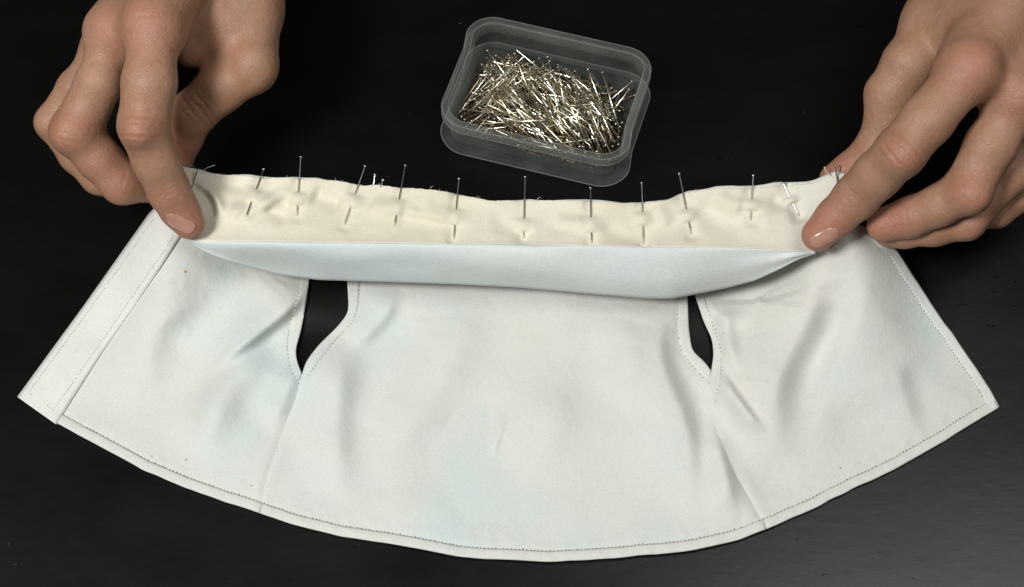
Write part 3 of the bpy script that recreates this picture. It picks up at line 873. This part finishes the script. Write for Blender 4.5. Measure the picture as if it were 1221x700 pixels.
        for k in range(3):
            a = [slice(0, -1)]*3; b = [slice(0, -1)]*3
            sl0 = [slice(1, -1)]*3; sl1 = [slice(1, -1)]*3; sl0[k] = slice(0, -1); sl1[k] = slice(1, None)
            A0 = ins[tuple(sl0)]; A1 = ins[tuple(sl1)]
            e = np.argwhere(A0 != A1); off = np.array([1, 1, 1]); off[k] = 0; e = e+off
            u, w = (k+1) % 3, (k+2) % 3
            du = np.zeros(3, int); du[u] = 1; dw = np.zeros(3, int); dw[w] = 1
            q = [e-du-dw, e-dw, e, e-du]
            ids = np.stack([idx[x[:, 0], x[:, 1], x[:, 2]] for x in q], 1)
            flip = ins[e[:, 0], e[:, 1], e[:, 2]]
            ids[~flip] = ids[~flip][:, ::-1]; F.append(ids)
        F = np.concatenate(F); F = F[(F >= 0).all(1)]
        return V, F

def fast_mesh(name, V, F):
    me = bpy.data.meshes.new(name); me.vertices.add(len(V)); me.vertices.foreach_set('co', V.astype(np.float32).ravel())
    me.loops.add(F.size); me.loops.foreach_set('vertex_index', F.astype(np.int32).ravel())
    me.polygons.add(len(F)); me.polygons.foreach_set('loop_start', np.arange(0, F.size, F.shape[1], dtype=np.int32))
    me.polygons.foreach_set('use_smooth', np.ones(len(F), bool)); me.update(calc_edges=True); me.validate()
    return me

def nail(hd, cpx, axis_px, lean, w, l, parent):
    """nail lying on the surface: centre seen at cpx, pointing along axis_px"""
    o = CAM; d = ray(*cpx); d = d/np.linalg.norm(d)
    st = P(cpx[0], cpx[1], 95); c = hd.march(st, d)
    n = hd.grad(c[None])[0]
    a3 = P(cpx[0]+axis_px[0], cpx[1]+axis_px[1], c[2]/MM)-P(cpx[0], cpx[1], c[2]/MM); a3 = a3/np.linalg.norm(a3)
    n = n*0.85+np.array(lean); n /= np.linalg.norm(n)
    a3 = a3-n*np.dot(a3, n); a3 /= np.linalg.norm(a3); lat = np.cross(n, a3)
    m, k = 17, 21; V = []; F = []
    for i in range(k):
        for j in range(m):
            vv = -1+2*i/(k-1); uu = -1+2*j/(m-1)
            wid = w*(1-0.10*(vv < 0)*vv*vv-0.02)
            # rounded at both ends
            lim = (1-abs(uu)**2.6*0.42) if vv < 0 else (1-abs(uu)**2.2*0.30)
            s0 = c+n*0.004+lat*uu*wid+a3*vv*lim*l
            tc = c-n*0.0065+a3*vv*lim*l*0.72; dd = tc-s0; dd /= np.linalg.norm(dd)
            p = hd.march(s0, dd, 160)
            e = 1-max(abs(uu)**6, (max(0, -vv))**8)
            V.append(p-dd*(0.00002+0.00026*e+0.00012*(max(0, vv))**2))
    for i in range(k-1):
        for j in range(m-1):
            q = i*m+j; F.append((q, q+1, q+m+1, q+m))
    me = mesh('fingernail', V, F)
    if np.dot(np.array(me.polygons[len(F)//2].normal), n) < 0: me.flip_normals()
    ob = link('fingernail', me, M_NAIL, parent); solid(ob, 0.0005); return ob

def build_hand(label, palm, fingers, bumps, creases, reds, nailspec):
    hd = Hand(palm, fingers, bumps); hd.blur(2)
    V, F = hd.nets(); N = hd.grad(V)
    red = np.zeros(len(V)); disp = np.zeros(len(V))
    for (x, y, z, rpx, amt) in reds:
        c = P(x, y, z); r = rpx/pxscale(c); red = np.maximum(red, amt*0.8*np.exp(-((V-c)**2).sum(1)/(r*r)))
    for (x, y, z, dx, dy, wpx, upx, A, lam, curve) in creases:
        c = P(x, y, z); k = pxscale(c)
        a3 = P(x+dx, y+dy, z)-c; a3 /= np.linalg.norm(a3)
        n = CAM-c; n /= np.linalg.norm(n); a3 -= n*np.dot(a3, n); a3 /= np.linalg.norm(a3); lat = np.cross(n, a3)
        q = V-c; s_ = q@a3*1000; u_ = q@lat*1000; w = wpx/k*1000; u = upx/k*1000
        msk = np.exp(-(s_/w)**2-(u_/u)**4)*sstep(0.1, 0.6, N@n)*(np.abs(q@n) < 0.03)
        ph = s_/lam+curve*(u_/u)**2*np.sign(s_+1e-6)+0.18*vnoise(u_*0.7+7, s_*0.5+9, 77)
        disp += -1.6*A*msk*(0.5+0.5*np.cos(2*math.pi*ph))**2.2*(0.65+0.35*vnoise(u_*0.6, s_*0.9, 78))
    disp += 0.05*vnoise(V[:, 0]*900+V[:, 2]*500, V[:, 1]*900-V[:, 2]*300, 79)
    V = V+N*(disp*MM)[:, None]
    me = fast_mesh('hand', V, F)
    at = me.attributes.new('redness', 'FLOAT', 'POINT'); at.data.foreach_set('value', red.astype(np.float32))
    o = link('hand', me, M_SKIN)
    tag(o, label, 'hand', 'hands holding the cloth')
    for ns in nailspec: nail(hd, *ns, parent=o)
    print(label, len(V), 'verts')
    return o, hd

def lens(name, ch):
    p = [P(*a[:3]) for a in ch]; print(name, ['%.0f' % (np.linalg.norm(b-a)*1000) for a, b in zip(p[:-1], p[1:])], ['r%.1f' % (a[3]/pxscale(q)*1000) for a, q in zip(ch, p)])

# image left: the sewer's right hand, palm down, fingers towards the camera
A_IDX = [(184, 40, 96, 33), (178, 98, 90, 32), (171, 150, 80, 30), (186, 192, 66, 27.5), (202, 229, 54, 25), (214, 250, 47, 22.5), (225, 266, 43, 19.5)]
A_MID = [(134, 42, 84, 27), (118, 98, 76, 27), (91, 157, 62, 29.5), (118, 189, 54, 26.5), (146, 218, 46, 25.5), (176, 222, 40, 20)]
A_RNG = [(118, 62, 66, 22), (90, 105, 58, 21), (65, 146, 48, 22), (92, 185, 42, 21), (118, 212, 37, 20), (150, 222, 34, 18)]
A_PNK = [(135, 60, 50, 18), (120, 120, 42, 16), (105, 165, 36, 16), (130, 195, 32, 15)]
A_THB = [(300, 60, 62, 30), (300, 84, 60, 27), (262, 106, 56, 29), (229, 136, 48, 27), (219, 162, 40, 23), (212, 186, 34, 20.5)]
A_PALM = [[(182, 34, 88, 30), (136, 40, 80, 26)], [(186, 34, 92, 35), (235, -80, 92, 42), (262, -200, 80, 52)], [(138, 38, 82, 29), (200, -80, 86, 40), (250, -200, 78, 50)],
          [(130, 50, 66, 28), (190, -70, 72, 40), (240, -200, 70, 45)], [(298, 68, 64, 29), (292, 10, 66, 40), (284, -80, 68, 46), (275, -200, 72, 50)],
          [(229, 60, 66, 21), (254, 24, 68, 34), (244, -60, 74, 50)], [(262, -200, 76, 60), (290, -330, 66, 78), (310, -460, 60, 90)]]
A_BUMP = [(178, 20, 98, 16, 0.014), (132, 32, 88, 14, 0.012), (165, 156, 86, 15, 0.006), (84, 158, 68, 18, 0.008), (304, 80, 66, 11, 0.012), (58, 147, 52, 10, .006)]
A_CRS = [(163, 155, 92, -0.05, 1, 22, 30, 0.42, 2.6, 0.35), (205, 232, 60, 0.5, 0.87, 12, 20, 0.26, 2.0, 0.2), (80, 160, 72, -0.3, 1, 16, 22, 0.22, 2.6, 0.3),
         (238, 131, 56, -0.8, 0.6, 15, 26, 0.42, 2.8, 0.1), (172, 30, 104, 0.1, 1, 26, 24, 0.12, 3.4, 0.3), (148, 216, 56, 0.9, 0.3, 8, 18, 0.2, 2.4, 0.1)]
A_RED = [(165, 155, 88, 34, 0.7), (180, 30, 104, 44, 0.6), (225, 268, 46, 46, 0.9), (80, 158, 70, 36, 0.6), (150, 215, 52, 36, 0.7), (130, 36, 92, 30, 0.5), (213, 185, 38, 40, 0.9), (125, 190, 56, 40, .5)]
A_NAIL = [((215, 267), (0.52, 0.85), (-0.22, -0.06, 0), 0.0055, 0.0070)]
for nm, ch in (('A idx', A_IDX), ('A mid', A_MID), ('A thb', A_THB)): lens(nm, ch)
hA = build_hand('hand on the left of the photo pinching the left end of the pinned band', A_PALM, [A_IDX, A_MID, A_RNG, A_PNK, A_THB], A_BUMP, A_CRS, A_RED, A_NAIL)

# image right: the sewer's left hand
B_IDX = [(1152, 88, 96, 36), (1106, 143, 89, 31), (1073, 182, 80, 30.4), (1046, 209, 68, 28.5), (1021, 235, 56, 27), (996, 260, 48, 23.5), (976, 280, 43, 20.5)]
B_MID = [(1216, 118, 84, 32), (1182, 172, 74, 30.5), (1153, 226, 62, 28), (1120, 245, 54, 24.5), (1086, 259, 46, 24), (1054, 268, 41, 21)]
B_RNG = [(1246, 150, 64, 28), (1205, 205, 54, 25), (1152, 264, 42, 21.5), (1115, 272, 38, 21), (1078, 276, 34, 19.5), (1060, 277, 32, 18)]
B_PNK = [(1262, 190, 48, 22), (1225, 230, 40, 18), (1190, 255, 34, 16), (1150, 262, 28, 15)]
B_THB = [(1082, 80, 66, 33), (1066, 112, 58, 30), (1058, 142, 52, 26), (1042, 176, 44, 22), (1012, 202, 36, 19), (994, 212, 33, 17)]
B_PALM = [[(1158, 78, 88, 31), (1214, 110, 79, 29)], [(1154, 82, 92, 37), (1225, -30, 92, 44), (1290, -150, 82, 54)], [(1216, 112, 82, 33), (1270, 0, 86, 42), (1320, -120, 78, 52)],
          [(1250, 145, 64, 30), (1310, 30, 68, 42), (1345, -100, 68, 48)], [(1086, 74, 68, 30), (1116, 24, 70, 33), (1172, -60, 76, 45), (1260, -160, 76, 55)],
          [(1150, 30, 82, 34), (1210, -40, 88, 46)], [(1290, -150, 76, 64), (1340, -300, 68, 80), (1370, -420, 60, 90)]]
B_BUMP = [(1160, 78, 100, 16, 0.014), (1216, 114, 90, 16, 0.012), (1077, 186, 86, 15, 0.008), (1160, 234, 66, 15, 0.008), (1157, 268, 45, 11, 0.006), (1052, 112, 60, 12, 0.010)]
B_CRS = [(1074, 184, 92, -0.75, 0.66, 22, 30, 0.42, 2.6, 0.35), (1018, 238, 62, -0.7, 0.7, 11, 20, 0.28, 2.0, 0.2), (1158, 232, 70, -0.6, 0.8, 14, 20, 0.16, 2.8, 0.3),
         (1152, 82, 106, -0.5, 0.8, 24, 22, 0.10, 3.4, 0.3), (1080, 258, 56, -0.9, 0.3, 8, 18, 0.2, 2.4, 0.1)]
B_RED = [(1073, 184, 88, 30, 0.6), (1160, 78, 104, 42, 0.75), (976, 280, 46, 52, 0.95), (1158, 236, 68, 34, 0.7), (1060, 266, 46, 38, 0.9), (1214, 114, 92, 34, 0.5), (1155, 270, 46, 26, .5), (1000, 208, 38, 40, .9), (1022, 236, 60, 24, .5)]
B_NAIL = [((983, 284), (-0.72, 0.70), (0.12, -0.10, 0), 0.0056, 0.0066)]
for nm, ch in (('B idx', B_IDX), ('B mid', B_MID), ('B thb', B_THB)): lens(nm, ch)
hB_ = build_hand('hand on the right of the photo pinching the right end of the pinned band', B_PALM, [B_IDX, B_MID, B_RNG, B_PNK, B_THB], B_BUMP, B_CRS, B_RED, B_NAIL)

# ------------------------------------------------------------------ specks of lint on the table
def lint():
    V = []; F = []
    for _ in range(46):
        x, y = rng.uniform(0, 1221), rng.uniform(0, 700); c = P(x, y, 0.15); a = rng.uniform(0, 6.28); l = rng.uniform(0.0002, 0.0010); w = 0.00010
        u = np.array([math.cos(a), math.sin(a), 0]); n = np.array([-u[1], u[0], 0]); b = len(V)
        for k in range(4):
            q = c+u*l*(k/3-0.5)*2+n*math.sin(k*1.4+a)*l*0.3
            V += [q-n*w, q+n*w, q+np.array([0, 0, 0.00016])]
        for k in range(3):
            for m_ in range(3): F.append((b+3*k+m_, b+3*k+(m_+1) % 3, b+3*k+3+(m_+1) % 3, b+3*k+3+m_))
    t = NT('grey_lint'); m = t.set(Base_Color=(0.10, 0.10, 0.09), Roughness=0.9).m
    tag(link('lint', mesh('lint', V, F), m), 'tiny pale specks of lint scattered over the black table', 'lint', kind='stuff')
lint()
